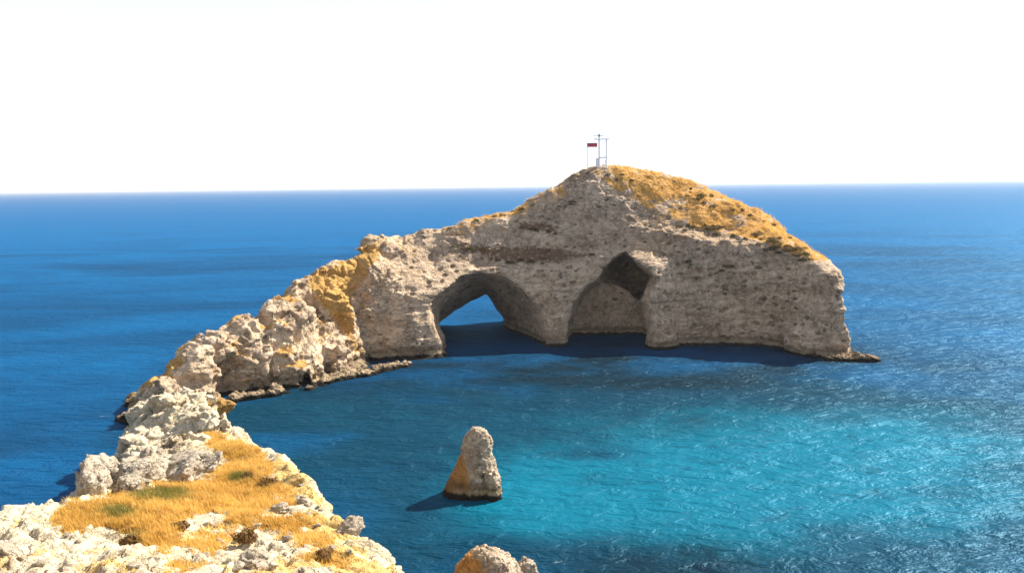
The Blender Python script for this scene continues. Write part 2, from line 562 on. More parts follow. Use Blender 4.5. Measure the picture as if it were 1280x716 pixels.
# ------------------------------------------------------------------ the sea
def sea():
    def axis(fine0, fine1, st, lim):
        a = list(np.arange(fine0, fine1 + 0.01, st))
        g = st
        x = fine1
        while x < lim:
            g *= 1.35
            x += g
            a.append(x)
        g = st
        x = fine0
        while x > -lim:
            g *= 1.35
            x -= g
            a.insert(0, x)
        return np.array(a)
    xs = axis(-150, 190, 2.0, 60000)
    ys = axis(20, 330, 2.0, 60000)
    X, Y = np.meshgrid(xs, ys, indexing='ij')
    V = np.stack([X, Y, np.zeros_like(X)], -1).reshape(-1, 3)
    nx, ny = X.shape
    i = np.arange(nx * ny).reshape(nx, ny)
    F = np.stack([i[:-1, :-1], i[1:, :-1], i[1:, 1:], i[:-1, 1:]], -1).reshape(-1, 4)
    wob = fbm(V, 28, 4, 5)
    wob2 = fbm(V * np.array([1, 1.6, 1]), 14, 4, 9)
    def blob(px, py, rx, ry, ang=0.0):
        c = atz(px, py)
        dx, dy = V[:, 0] - c[0], V[:, 1] - c[1]
        ca, sa = math.cos(ang), math.sin(ang)
        u, v_ = (dx * ca + dy * sa) / rx, (-dx * sa + dy * ca) / ry
        return np.exp(-np.maximum(u * u + v_ * v_ + 0.5 * wob, 0))
    turq = 0.17 * blob(590, 525, 42, 30) + 0.10 * blob(860, 480, 46, 22) + 1.0 * blob(965, 592, 25, 16) + 0.62 * blob(905, 650, 22, 11) + 0.38 * blob(1190, 620, 34, 20) + 0.55 * blob(990, 540, 28, 20) \
        + 0.10 * blob(720, 600, 24, 18) + 0.30 * blob(330, 520, 16, 10) + 0.14 * blob(480, 560, 26, 20) + 0.10 * blob(720, 520, 30, 18) + 0.14 * blob(600, 690, 16, 8)
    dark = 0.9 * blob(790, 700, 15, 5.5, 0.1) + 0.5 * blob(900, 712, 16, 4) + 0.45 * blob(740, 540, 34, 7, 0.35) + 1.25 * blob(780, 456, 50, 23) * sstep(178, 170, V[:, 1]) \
        + 0.45 * blob(40, 560, 30, 5, 0.2) + 0.35 * blob(110, 530, 18, 4)  # broad blob before the arch paints the headland's shade and reflection into the colour
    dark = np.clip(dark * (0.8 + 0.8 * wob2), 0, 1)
    turq = np.clip(turq * (0.9 + 0.5 * wob2), 0, 1)
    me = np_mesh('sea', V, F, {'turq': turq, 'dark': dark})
    t = NT('sea_water')
    co = t.co
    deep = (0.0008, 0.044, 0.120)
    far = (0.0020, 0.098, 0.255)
    tq = (0.0004, 0.122, 0.190)
    mid = (0.0005, 0.033, 0.064)
    weed_shade = (0.0006, 0.0065, 0.0125)  # dark seabed patches, and the shade painted on the water before the arch
    geo = t.n('ShaderNodeNewGeometry')
    cd = t.n('ShaderNodeVectorMath', operation='LENGTH')
    t.l(co, cd.inputs[0])
    patch = t.noise(0.010, 5, 0.62, stretch=(1, 2.0, 1), dist=0.6)
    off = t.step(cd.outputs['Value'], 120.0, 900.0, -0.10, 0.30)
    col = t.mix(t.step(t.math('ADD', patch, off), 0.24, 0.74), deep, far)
    tn = t.noise(0.085, 6, 0.7, stretch=(1, 1.5, 1), dist=0.4)
    tm = t.math('ADD', t.attr('turq'), t.math('MULTIPLY', t.math('SUBTRACT', tn, 0.5), t.math('MULTIPLY', t.attr('turq'), 1.3)), clamp=True)
    col = t.mix(t.step(tm, 0.02, 0.26), col, mid)
    col = t.mix(t.step(tm, 0.30, 1.0), col, tq)
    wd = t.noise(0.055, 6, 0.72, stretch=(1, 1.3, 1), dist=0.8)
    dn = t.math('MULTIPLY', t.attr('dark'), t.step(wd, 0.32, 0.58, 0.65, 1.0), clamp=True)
    col = t.mix(dn, col, weed_shade)
    # scattered weed beds and sunken rocks showing through the shallow turquoise
    wp = t.noise(0.16, 5, 0.7, stretch=(1, 1.4, 1), dist=0.6)
    col = t.mix(t.math('MULTIPLY', t.step(wp, 0.54, 0.68), t.step(t.attr('turq'), 0.05, 0.35, 0.0, 0.55)), col, mid)
    w1 = t.noise(0.085, 3, 0.5, stretch=(0.8, 1.5, 1), dist=0.3)
    w2 = t.noise(0.40, 4, 0.62, stretch=(0.75, 1.35, 1), dist=0.7)
    w3 = t.noise(1.5, 3, 0.6, stretch=(0.8, 1.3, 1), dist=0.4)
    h = t.math('ADD', t.math('MULTIPLY', w1, 2.8), t.math('ADD', t.math('MULTIPLY', w2, 1.6), t.math('MULTIPLY', w3, 0.35)))
    nb = t.bump(h, 0.46, 0.9)
    df = t.n('ShaderNodeBsdfDiffuse')
    t.l(col, df.inputs['Color'])
    t.l(nb, df.inputs['Normal'])
    gl = t.n('ShaderNodeBsdfGlossy')
    gl.inputs['Color'].default_value = (0.21, 0.41, 0.56, 1)
    gl.inputs['Roughness'].default_value = 0.42
    t.l(nb, gl.inputs['Normal'])
    fr = t.n('ShaderNodeFresnel')
    fr.inputs['IOR'].default_value = 1.33
    t.l(nb, fr.inputs['Normal'])
    # steep wavelets hide each other at grazing angles, so the open sea never turns into a full mirror
    fac = t.math('MINIMUM', fr.outputs[0], 0.105)
    mx = t.n('ShaderNodeMixShader')
    t.l(fac, mx.inputs[0])
    t.l(df.outputs[0], mx.inputs[1])
    t.l(gl.outputs[0], mx.inputs[2])
    t.l(mx.outputs[0], t.t.nodes['Material Output'].inputs[0])
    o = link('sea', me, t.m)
    o['kind'] = 'structure'
    return o
sea()

# ------------------------------------------------------------------ rock displacement shared by all landforms
def rock_detail(V, F, amp, block, seed, masonry=None, grass=None, beds=None):
    """rocky relief along the normals: cracked blocks, ridged noise, pits"""
    N = vnormals(V, F)
    wv = np.stack([fbm(V, block * 1.5, 2, seed + 1), fbm(V, block * 1.5, 2, seed + 2), fbm(V, block * 1.5, 2, seed + 3)], 1) * block * 0.5
    d = amp * 0.75 * facets((V + 0.6 * wv) * np.array([1, 1, 1.2]), block, seed + 5)
    d += amp * 0.36 * facets((V + 0.4 * wv) * np.array([1, 1, 1.4]), block * 0.40, seed + 6)
    d += amp * 0.16 * facets(V + 0.2 * wv, block * 0.17, seed + 8, 0.2)
    d += amp * 0.30 * fbm(V, block * 1.1, 4, seed + 7, 0.55)
    if beds is not None:
        # tilted beds that weather out as long slanting ribs
        dr = np.array([0.62, -0.72, -0.30]); dr /= np.linalg.norm(dr)
        a2 = np.cross(dr, [0, 0, 1.0]); a2 /= np.linalg.norm(a2)
        a3 = np.cross(dr, a2)
        Q = np.stack([(V + 0.5 * wv) @ dr * 0.34, (V + 0.5 * wv) @ a2, V @ a3], 1)
        db = amp * 0.95 * facets(Q, block * 0.62, seed + 31, 0.10) + amp * 0.42 * facets(Q, block * 0.25, seed + 32, 0.12) + amp * 0.35 * fbm(V, block * 1.4, 4, seed + 33, 0.6)
        d = d * (1 - beds) + db * beds
    if masonry is not None:
        # evenly bedded wall with courses and small dark pits
        zz = V[:, 2] + 0.5 * fbm(V, 9.0, 2, seed + 11)
        P = np.stack([V[:, 0] * 0.55, V[:, 1] * 0.55, zz * 1.35], 1)
        f1, f2, rid = worley(P, 0.85, seed + 12, 0.8)
        e = f2 - f1
        m = 0.16 * (rid - 0.5) * sstep(0, 0.2, e) - 0.10 * np.exp(-e / 0.10)
        m += 0.24 * fbm(V * np.array([0.5, 0.5, 2.2]), 2.4, 3, seed + 13) + 0.55 * fbm(V * np.array([0.14, 0.14, 1.5]), 2.6, 3, seed + 17)
        m += 0.35 * fbm(V, 5, 3, seed + 14)
        f1, f2, rid = worley(V * np.array([0.8, 0.8, 1.25]), 1.5, seed + 15)
        m -= np.where(rid > 0.35, 0.9, 0) * sstep(0.32, 0.12, f1)
        f1, f2, rid = worley(V * np.array([0.8, 0.8, 1.3]), 3.4, seed + 16)
        m -= np.where(rid > 0.6, 1.1, 0) * sstep(0.20, 0.08, f1)
        d = d * (1 - masonry) + m * masonry
    if grass is not None:
        g = 0.22 * fbm(V, 1.1, 3, seed + 21, 0.6) + 0.25 * fbm(V, 3.5, 2, seed + 22)
        d = d * (1 - grass) + g * grass
    return V + N * d[:, None]

# ------------------------------------------------------------------ the arch headland
CREST = [(150, 500, 104), (180, 486, 112), (215, 452, 122), (255, 425, 128), (300, 395, 134), (345, 376, 139), (368, 347, 145), (400, 334, 150),
         (430, 324, 156), (447, 306, 160), (478, 290, 166), (530, 284, 170), (580, 276, 172), (620, 269, 173), (655, 256, 175),
         (690, 234, 177), (715, 216, 178), (738, 206, 179), (770, 205, 180), (800, 211, 182), (830, 220, 184), (870, 231, 186),
         (900, 243, 187), (950, 264, 184), (985, 287, 178), (1010, 307, 171), (1030, 325, 163)]
EDGE = [(745, 219, 176), (780, 243, 175), (835, 273, 173), (900, 284, 171), (950, 293, 167), (1000, 312, 161), (1028, 330, 157),
        (490, 322, 162.5), (540, 322, 167), (600, 326, 168), (680, 322, 169.5), (735, 312, 170.5), (780, 300, 170.5), (700, 265, 173.5), (640, 300, 170.5), (560, 300, 169),
        (390, 390, 146), (420, 370, 151), (430, 420, 150), (330, 420, 136), (285, 440, 130), (240, 460, 124), (400, 420, 144), (360, 400, 140)]
def headland():
    pts = [at(*c) for c in CREST] + [at(*c) for c in EDGE]
    for (px, py, D) in CREST:
        p = at(px, py, D)
        if px > 470:
            pts.append(p + np.array([0, 14, -0.30 * p[2]]))
        else:
            pts.append(p + np.array([-7, 5, -0.45 * p[2]]))
    H = rbf(pts)
    front = [(1064, 447), (1040, 447), (1005, 439), (960, 433), (900, 430), (850, 432), (815, 437), (806, 435), (760, 431), (715, 431),
             (695, 433), (675, 431), (640, 434), (600, 437), (563, 444), (520, 449), (462, 451), (448, 462), (415, 474), (385, 486), (330, 491), (290, 500),
             (262, 512), (240, 524), (205, 530)]
    poly = [atz(*p)[:2] for p in front]
    back = [(at(px, py, D)[:2] + np.array([-3.2 - 0.10 * (D - 104), 2.5])) for (px, py, D) in CREST[1:9]]
    back += [np.array([(px - 640) / FPX * D, D]) for px, D in ((470, 181), (520, 190), (590, 195), (680, 199), (760, 202), (880, 204), (960, 200), (1005, 189), (1040, 172), (1058, 160))]
    poly = poly + back
    h = 0.42
    x0, x1, y0, y1, z0, z1 = -66, 68, 98, 210, -2.2, 38.5
    xs, ys, zs = np.arange(x0, x1, h), np.arange(y0, y1, h), np.arange(z0, z1, h)
    X2, Y2 = np.meshgrid(xs, ys, indexing='ij')
    Hh = H(X2, Y2)
    d2 = polydist(X2, Y2, poly)
    f = np.empty((len(xs), len(ys), len(zs)), np.float32)
    rid_ = sstep(-18, -28, X2)                     # 1 on the rocky spur to the left
    bat = 0.10 + 0.22 * rid_
    lw = sstep(-0.3, 0.4, fbm(np.stack([X2.ravel(), Y2.ravel(), 0 * X2.ravel()], 1), 9.0, 3, 71)).reshape(X2.shape)
    for k, z in enumerate(zs):
        ledge = 1.1 * (1 - sstep(0.25, 0.75, z)) - 0.55 * math.exp(-((z - 1.35) / 0.55) ** 2)
        side = d2 + bat * max(z, 0) - ledge * (1 + 0.9 * rid_ * lw)
        f[:, :, k] = smax((z - Hh) * 0.75, side, 2.0)
    # ---- carve the openings: polygons in the wall plane lofted towards the back
    def carve(front_px, back_px, D0, D1, k=0.5, cap=True):
        A = np.array([at(px, py, D0) for px, py in front_px])
        B = np.array([at(px, py, D1) for px, py in back_px])
        for j, y in enumerate(ys):
            if y < D0 - 12 or y > D1 + 1.5:
                continue
            tt = np.clip((y - D0) / (D1 - D0), 0, 1.0)
            Pq = A + (B - A) * tt
            XX, ZZ = np.meshgrid(xs, zs, indexing='ij')
            bx = (XX > Pq[:, 0].min() - 3) & (XX < Pq[:, 0].max() + 3) & (ZZ < Pq[:, 2].max() + 3)
            if not bx.any():
                continue
            dd = polydist(XX[bx], ZZ[bx], Pq[:, [0, 2]])
            if cap:
                dd = np.maximum(dd, y - D1)
            sl = f[:, j, :]
            sl[bx] = smax(sl[bx], -dd, k)
            f[:, j, :] = sl
    a1 = [(562, 470), (560, 441), (554, 415), (546, 396), (544, 380), (553, 362), (574, 347), (601, 341), (633, 347), (660, 364), (678, 385), (681, 410), (681, 432), (681, 470)]
    b1 = [(548, 470), (548, 440), (548, 425), (548, 412), (552, 402), (570, 388), (590, 375), (608, 366), (617, 378), (626, 392), (632, 404), (631, 415), (630, 430), (630, 470)]
    carve(a1, b1, 165, 186, cap=False)
    carve(b1, b1, 186, 212, cap=False)
    a2 = [(709, 470), (709, 430), (709, 400), (715, 379), (732, 357), (753, 347), (776, 351), (795, 367), (806, 382), (809, 410), (810, 434), (810, 470)]
    b2 = [(714, 460), (714, 425), (715, 402), (720, 384), (736, 361), (757, 353), (776, 357), (793, 371), (802, 388), (805, 408), (806, 428), (806, 460)]
    carve(a2, b2, 165, 175.5)
    a3 = [(746, 351), (754, 340), (765, 325), (781, 315), (800, 330), (818, 346), (809, 361), (799, 380), (787, 365), (774, 355), (760, 351)]
    b3 = [(762, 350), (766, 341), (771, 331), (782, 322), (797, 333), (812, 347), (806, 360), (797, 375), (788, 364), (777, 356), (768, 351)]
    carve(a3, b3, 166, 193, k=0.12)
    # ---- buttress foot right of the cave and the low shelf at the far right end
    X3, Y3, Z3 = xs[:, None, None], ys[None, :, None], zs[None, None, :]
    def ell(c, r, k):
        nonlocal f
        e = (np.sqrt(((X3 - c[0]) / r[0]) ** 2 + ((Y3 - c[1]) / r[1]) ** 2 + ((Z3 - c[2]) / r[2]) ** 2) - 1) * min(r)
        f = smin(f, e.astype(np.float32), k)
    b = atz(828, 437)
    ell((b[0], b[1] + 2.5, 0), (2.8, 3.0, 6.5), 1.0)
    b = atz(1022, 445)
    ell((b[0], b[1] + 3, 0), (4.5, 4.0, 9), 2.0)
    # gullies and swellings on the spur
    for px, py, D, r in ((250, 440, 125, 4.2), (232, 468, 121, 3.6), (300, 418, 133, 4.0), (400, 372, 148, 4.5), (355, 395, 138, 4.0), (390, 440, 142, 3.2), (340, 410, 135, 3.4), (430, 440, 149, 3.0), (200, 490, 115, 3.2), (330, 440, 133, 2.5)):
        p = at(px, py, D)
        ell((p[0], p[1] + r * 0.3, p[2] - r * 0.35), (r, r, r * 0.9), 1.5)
    for px, py, D, rx, rz in ((340, 478, 128.5, 5.5, 3.2), (300, 478, 126, 4.0, 4.2), (408, 452, 139, 1.3, 3.2), (385, 468, 136, 1.5, 2.4)):
        p = at(px, py, D)
        e = (np.sqrt(((X3 - p[0]) / rx) ** 2 + ((Y3 - p[1]) / 3.5) ** 2 + ((Z3 - p[2]) / rz) ** 2) - 1) * min(rx, rz)
        f = smax(f, -e.astype(np.float32), 0.8)
    # ---- bulk noise near the surface only
    band = np.argwhere(np.abs(f) < 3.2)
    P = np.stack([xs[band[:, 0]], ys[band[:, 1]], zs[band[:, 2]]], 1)
    rr = sstep(-18, -28, P[:, 0])
    topw = sstep(14, 20, P[:, 2]) * (1 - rr)
    amp = 0.45 + 1.0 * rr + 0.30 * topw
    n = fbm(P, 6.5, 3, 31) * amp
    n -= (0.12 + 0.85 * rr) * np.clip(facets(P * np.array([1, 1, 1.2]), 7.0, 41), -0.55, 0.55)
    f[band[:, 0], band[:, 1], band[:, 2]] += n.astype(np.float32)
    V, F = surface_nets(f, np.array([x0, y0, z0]), h)
    V = smooth(V, F, 1, 0.4)
    # finer mesh for what faces the bay
    V, F = subdivide(V, F)
    N = vnormals(V, F)
    px, py = proj(V)
    # ---- masks (what grows or lies where)
    def pm(poly, soft):
        return sstep(soft, -soft, polydist(px, py, poly))
    nz = fbm(V, 4.0, 4, 51)
    upn = N[:, 2]
    goldpoly = [(742, 214), (770, 200), (830, 212), (905, 236), (960, 262), (1000, 290), (1036, 322), (1030, 328), (985, 318), (940, 300), (905, 286), (865, 282), (835, 274), (800, 256), (772, 238), (752, 224)]
    backside = sstep(172, 176, V[:, 1] - 0.35 * np.maximum(0, V[:, 0] - 30) * 0)
    gold = pm(goldpoly, 5) * sstep(0.25, 0.5, upn) * sstep(12, 15, V[:, 2])
    gold = np.maximum(gold, sstep(0.35, 0.6, upn) * sstep(15, 19, V[:, 2]) * sstep(-0.25, 0.15, nz) * np.where(V[:, 0] > 20, 0.85, 0.45))
    gold = np.maximum(gold, pm([(625, 262), (660, 250), (668, 262), (640, 272), (600, 275), (540, 287), (530, 282), (580, 270)], 4) * 0.7)
    gold *= 1 - 0.35 * pm([(772, 240), (825, 250), (845, 268), (835, 278)], 6)
    wallpoly = [(742, 222), (780, 247), (835, 278), (905, 291), (960, 304), (1030, 336), (1060, 450), (440, 450), (480, 330), (560, 300), (690, 262)]
    gold *= 1 - pm([(742, 222), (780, 247), (835, 278), (905, 291), (960, 304), (1030, 336), (1060, 450), (440, 450), (480, 330), (560, 300), (690, 262)], 3)
    gold = np.clip(gold * (0.86 + 0.55 * fbm(V, 3.2, 4, 57, 0.6) + 0.35 * nz), 0, 1)
    crown = pm([(700, 225), (735, 203), (750, 203), (742, 216), (715, 245)], 4)
    gold *= 1 - crown
    ochre = pm([(385, 336), (425, 330), (450, 306), (475, 296), (480, 315), (462, 345), (440, 372), (445, 415), (462, 446), (440, 440), (425, 410), (402, 385), (385, 360)], 11) * 0.76 * (1 + 0.3 * nz)
    ochre = np.maximum(ochre, 0.66 * sstep(-25, -29, V[:, 0]) * sstep(0.30, 0.68, upn) * sstep(-0.2, 0.3, nz))
    ochre = np.maximum(ochre, 0.35 * pm([(450, 300), (620, 272), (620, 300), (480, 380), (455, 400)], 15))
    ochre = np.maximum(ochre, 0.40 * sstep(0.5, 0.75, upn) * sstep(14, 18, V[:, 2]))
    soil = pm([(560, 300), (620, 305), (690, 305), (745, 318), (700, 330), (640, 330), (580, 318)], 8) * 0.62
    soil = np.maximum(soil, pm([(640, 275), (690, 278), (700, 292), (660, 290)], 5) * 0.62)
    soil = np.maximum(soil, (0.24 + 0.14 * nz) * sstep(13.5, 16, V[:, 2]) * sstep(-24, -18, V[:, 0]))
    soil = np.maximum(soil, crown * 0.50)
    soil = np.maximum(soil, pm([(840, 300), (960, 310), (1000, 322), (960, 345), (850, 335)], 12) * 0.42)
    rr = sstep(-16, -26, V[:, 0])
    masonry = np.clip((1 - rr) * (0.55 + 0.45 * sstep(17, 13, V[:, 2])), 0, 1)
    calm = np.maximum(pm([(540, 445), (538, 385), (556, 356), (600, 337), (640, 345), (672, 372), (690, 400), (690, 436)], 7), pm([(700, 436), (704, 385), (730, 350), (760, 318), (785, 310), (822, 345), (812, 380), (816, 436)], 7))
    V0 = V
    V = rock_detail(V, F, 0.85, 4.6, 61, masonry=masonry, grass=np.clip(gold, 0, 1))
    V = V0 + (V - V0) * (1 - 0.62 * calm)[:, None]
    pale = np.clip(rr * (0.75 + 0.5 * nz) + 0.30 * (1 - rr) * sstep(16, 13, V[:, 2]), 0, 1)
    attrs = {'gold': gold, 'ochre': ochre, 'soil': soil, 'pale': pale}
    base = np.array([8.0, 175.0, 0.0])
    root = empty('rock_arch', base)
    tag(root, 'big pale limestone headland pierced by a sea arch and a cave, golden grass on top', 'rock arch')
    sl = (pm(goldpoly, 1) > 0.5) & (pm(wallpoly, 1) < 0.5) & (upn > 0.05) & (V[:, 2] > 11)
    gf = sl[F].all(1)
    Fg = F[gf]
    lab = np.arange(len(V))
    for _ in range(400):
        old = lab.copy()
        mn = lab[Fg].min(1)
        for k in range(4):
            np.minimum.at(lab, Fg[:, k], mn)
        lab = lab[lab]
        if (lab == old).all():
            break
    fl = lab[Fg[:, 0]]
    best = np.bincount(fl).argmax()
    gf[np.flatnonzero(gf)[fl != best]] = False
    lf = (V[F][:, :, 0].mean(1) < -24.5) & ~gf
    for nm, sel in (('grassy_slope', gf), ('rocky_spur', lf), ('cliff', ~gf & ~lf)):
        me = sub_mesh(nm, V, F, sel, attrs)
        o = link(nm, me, MAT_CLIFF, root)
        o.matrix_parent_inverse = Matrix.Translation(-Vector(base))
    return V, F, attrs
ARCH = headland()

# ------------------------------------------------------------------ the near hillside
RIM = [(493, 716, 31.5), (472, 692, 35), (441, 657, 40), (411, 635, 44), (382, 592, 52), (346, 567, 60), (330, 556, 64), (302, 548, 69), (286, 538, 75), (263, 516, 83), (236, 501, 90), (205, 492, 95), (183, 493, 97)]
def hillside():
    pts = [at(*c) for c in RIM]
    pts += [at(*c) for c in [(0, 716, 30), (100, 716, 30.5), (200, 716, 31), (300, 716, 31), (400, 716, 31), (450, 716, 31), (0, 680, 36), (80, 680, 36.5), (180, 670, 39), (270, 670, 39.5), (360, 670, 39),
                             (425, 676, 37.5), (150, 632, 47), (220, 622, 49), (300, 622, 49), (355, 620, 48), (250, 592, 57), (300, 577, 61), (200, 602, 55), (250, 566, 66), (280, 560, 68),
                             (0, 641, 42), (35, 632, 44), (70, 633, 45), (100, 622, 51), (120, 617, 55), (180, 606, 59), (255, 575, 64),
                             (225, 545, 79), (255, 540, 78), (200, 530, 84), (170, 535, 85), (190, 560, 80), (215, 515, 88), (165, 508, 92), (156, 525, 89), (154, 560, 80)]]
    pts += [np.array(p) for p in [(0, -8, 28.6), (0, 0, 28.3), (4, 4, 27.2), (-4, 4, 27.6), (-2, 9, 25.0), (-8, 9, 25.3), (-15, 8, 25.3), (-25, 8, 25), (-38, 8, 23), (-6, 16, 21.8), (-12, 17, 21.5), (-22, 17, 21.3), (2, 12, 21),
                                  (-33, 20, 18.5), (-38, 32, 14), (-2, 22, 17.5), (-12, 23, 19), (-6, 23, 18.8), (-18, 23, 18.8), (10, -6, 27)]]
    H = rbf(pts)
    poly = [np.array([12., -9]), np.array([11., 2]), np.array([7., 10]), np.array([3., 17])]
    poly += [at(px + 3, py - 1, D)[:2] + np.array([0.3, 0.1]) for px, py, D in RIM]
    poly += [at(*c)[:2] for c in [(184, 500, 98), (166, 520, 92), (164, 545, 86), (164, 566, 80), (160, 578, 73), (134, 588, 66), (98, 598, 61), (96, 617, 55), (80, 627, 49), (68, 632, 46.5), (34, 629, 45), (-4, 637, 43), (-90, 640, 42), (-200, 660, 40)]]
    poly += [np.array([-44., 30]), np.array([-48., -9])]
    h = 0.27
    xs, ys, zs = np.arange(-50, 15, h), np.arange(-10, 110, h), np.arange(-2, 31, h)
    X2, Y2 = np.meshgrid(xs, ys, indexing='ij')
    Hh = H(X2, Y2)
    d2 = polydist(X2, Y2, poly)
    f = np.empty((len(xs), len(ys), len(zs)), np.float32)
    for k, z in enumerate(zs):
        f[:, :, k] = smax((z - Hh) * 0.85, (d2 - 0.26 * np.maximum(Hh - z, 0)) * 0.9, 0.9)
    band = np.argwhere(np.abs(f) < 2.2)
    P = np.stack([xs[band[:, 0]], ys[band[:, 1]], zs[band[:, 2]]], 1)
    far = sstep(66, 76, P[:, 1])
    n = fbm(P, 4.5, 4, 131) * (0.32 + 0.63 * far)
    n -= (0.08 + 0.80 * far) * facets(P + 0.5 * np.stack([fbm(P, 3, 2, 5), fbm(P, 3, 2, 6), fbm(P, 3, 2, 7)], 1), 3.6, 141)
    f[band[:, 0], band[:, 1], band[:, 2]] += n.astype(np.float32)
    V, F = surface_nets(f, np.array([xs[0], ys[0], zs[0]]), h)
    V = smooth(V, F, 1, 0.4)
    V, F = subdivide(V, F)
    N = vnormals(V, F)
    px, py = proj(V)
    front = V[:, 1] > 3
    def pm(poly, soft):
        return np.where(front, sstep(soft, -soft, polydist(px, py, poly)), 0)
    nz = fbm(V, 2.2, 4, 151)
    nz2 = fbm(V, 0.9, 3, 152)
    upn = N[:, 2]
    dr = np.array([0.62, -0.72, -0.30]); dr /= np.linalg.norm(dr)
    a2 = np.cross(dr, [0, 0, 1.0]); a2 /= np.linalg.norm(a2)
    streak_ = fbm(np.stack([V @ dr * 0.25, V @ a2, V @ np.cross(dr, a2)], 1), 1.8, 4, 173)
    g = pm([(66, 650), (72, 634), (110, 628), (160, 612), (210, 604), (262, 594), (290, 578), (262, 560), (256, 543), (272, 540), (300, 553), (332, 568), (348, 596), (352, 620), (335, 640), (300, 652), (262, 640), (228, 655), (222, 690), (205, 700), (190, 685), (160, 668), (120, 660), (80, 668)], 9)
    g = np.maximum(g, (0.66 + 0.5 * streak_) * pm([(330, 560), (350, 590), (395, 640), (440, 700), (420, 716), (380, 690), (330, 660), (290, 680), (250, 716), (200, 716), (240, 660), (300, 640)], 14))
    gold = np.clip(g * 1.15 + 0.55 * nz + 0.35 * nz2 - 0.22, 0, 1) * sstep(0.3, 0.55, upn) * (g > 0.02)
    dr = np.array([0.62, -0.72, -0.30]); dr /= np.linalg.norm(dr)
    a2 = np.cross(dr, [0, 0, 1.0]); a2 /= np.linalg.norm(a2)
    streak = fbm(np.stack([V @ dr * 0.22, V @ a2, V @ np.cross(dr, a2)], 1), 1.3, 4, 171)
    ochre = np.clip(0.68 + 0.55 * streak, 0, 1) * pm([(345, 566), (385, 590), (412, 634), (445, 660), (500, 720), (430, 740), (400, 690), (370, 640), (340, 600)], 14)
    ochre = np.maximum(ochre, 0.55 * pm([(20, 640), (130, 660), (190, 720), (110, 740), (-20, 740), (-20, 660)], 12) * sstep(-0.35, 0.25, nz))
    ochre = np.maximum(ochre, 0.5 * pm([(250, 540), (290, 535), (345, 566), (330, 580), (280, 570)], 10))
    ochre = np.maximum(ochre, (0.56 + 0.35 * streak) * pm([(200, 650), (470, 690), (500, 730), (190, 740)], 20) * sstep(-0.35, 0.3, nz))
    soil = (0.27 + 0.14 * nz) * sstep(68, 76, V[:, 1])
    soil = np.maximum(soil, 0.5 * pm([(196, 545), (232, 532), (240, 560), (215, 572), (190, 570)], 8))
    V = rock_detail(V, F, 0.30, 1.4, 161, grass=np.clip(gold, 0, 1), beds=sstep(70, 56, V[:, 1]))
    # slanting strata that break out of the bleached rock
    attrs = {'gold': gold, 'ochre': ochre, 'soil': soil}
    me = np_mesh('hillside', V, F, attrs)
    o = link('hillside', me, MAT_HILL)
    o['kind'] = 'structure'
    return V, F, attrs
HILL = hillside()

# ------------------------------------------------------------------ free-standing rocks
def profile_rock(name, prof, D, mat, seed, h=0.14, depth=0.85, amp=0.5, block=1.1, extra=None, zbot=-1.0, masks=None, parent=None, slope=0.0):
    """prof: list of (py, px_left, px_right) outlines at distance D, grown to a solid standing in the water"""
    rows = []
    for py, xl, xr in prof:
        a, b = at(xl, py, D), at(xr, py, D)
        rows.append(((a[2] + b[2]) / 2, a[0], b[0]))
    rows.sort()
    R = np.array(rows)
    zt = R[-1, 0]
    xc, yc = R[0, 1:].mean(), D
    wmax = (R[:, 2] - R[:, 1]).max()
    xs = np.arange(R[:, 1].min() - 1, R[:, 2].max() + 1, h)
    ys = np.arange(D - wmax * 0.6 - 1, D + wmax * 0.6 + 1, h)
    zs = np.arange(zbot, zt + 0.9, h)
    X, Y, Z = np.meshgrid(xs, ys, zs, indexing='ij')
    xl = np.interp(Z, R[:, 0], R[:, 1])
    xr = np.interp(Z, R[:, 0], R[:, 2])
    cx, hw = (xl + xr) / 2, (xr - xl) / 2
    f = np.sqrt((X - cx) ** 2 + ((Y - yc - slope * Z) / depth) ** 2) - hw
    f = smax(f * 0.9, Z - zt, 0.5)
    if extra:
        f = extra(f, X, Y, Z)
    P = np.stack([X, Y, Z], -1).reshape(-1, 3)
    n = fbm(P, 1.9, 3, seed) * amp * 0.7
    f1, f2, rid = worley(P, block * 1.3, seed + 2)
    n += amp * (-(rid - .5) * 0.7 * sstep(0, .3, f2 - f1) + 0.35 * np.exp(-(f2 - f1) / .08))
    f = f + n.reshape(f.shape)
    V, F = surface_nets(f.astype(np.float32), np.array([xs[0], ys[0], zs[0]]), h)
    V, F = subdivide(V, F)
    N = vnormals(V, F)
    at_ = {k: m(V, N) for k, m in (masks or {}).items()}
    V = rock_detail(V, F, amp * 0.55, block * 0.7, seed + 9)
    o = link(name, np_mesh(name, V - np.array([xc, yc, 0]), F, at_), mat, parent, (xc, yc, 0))
    return o

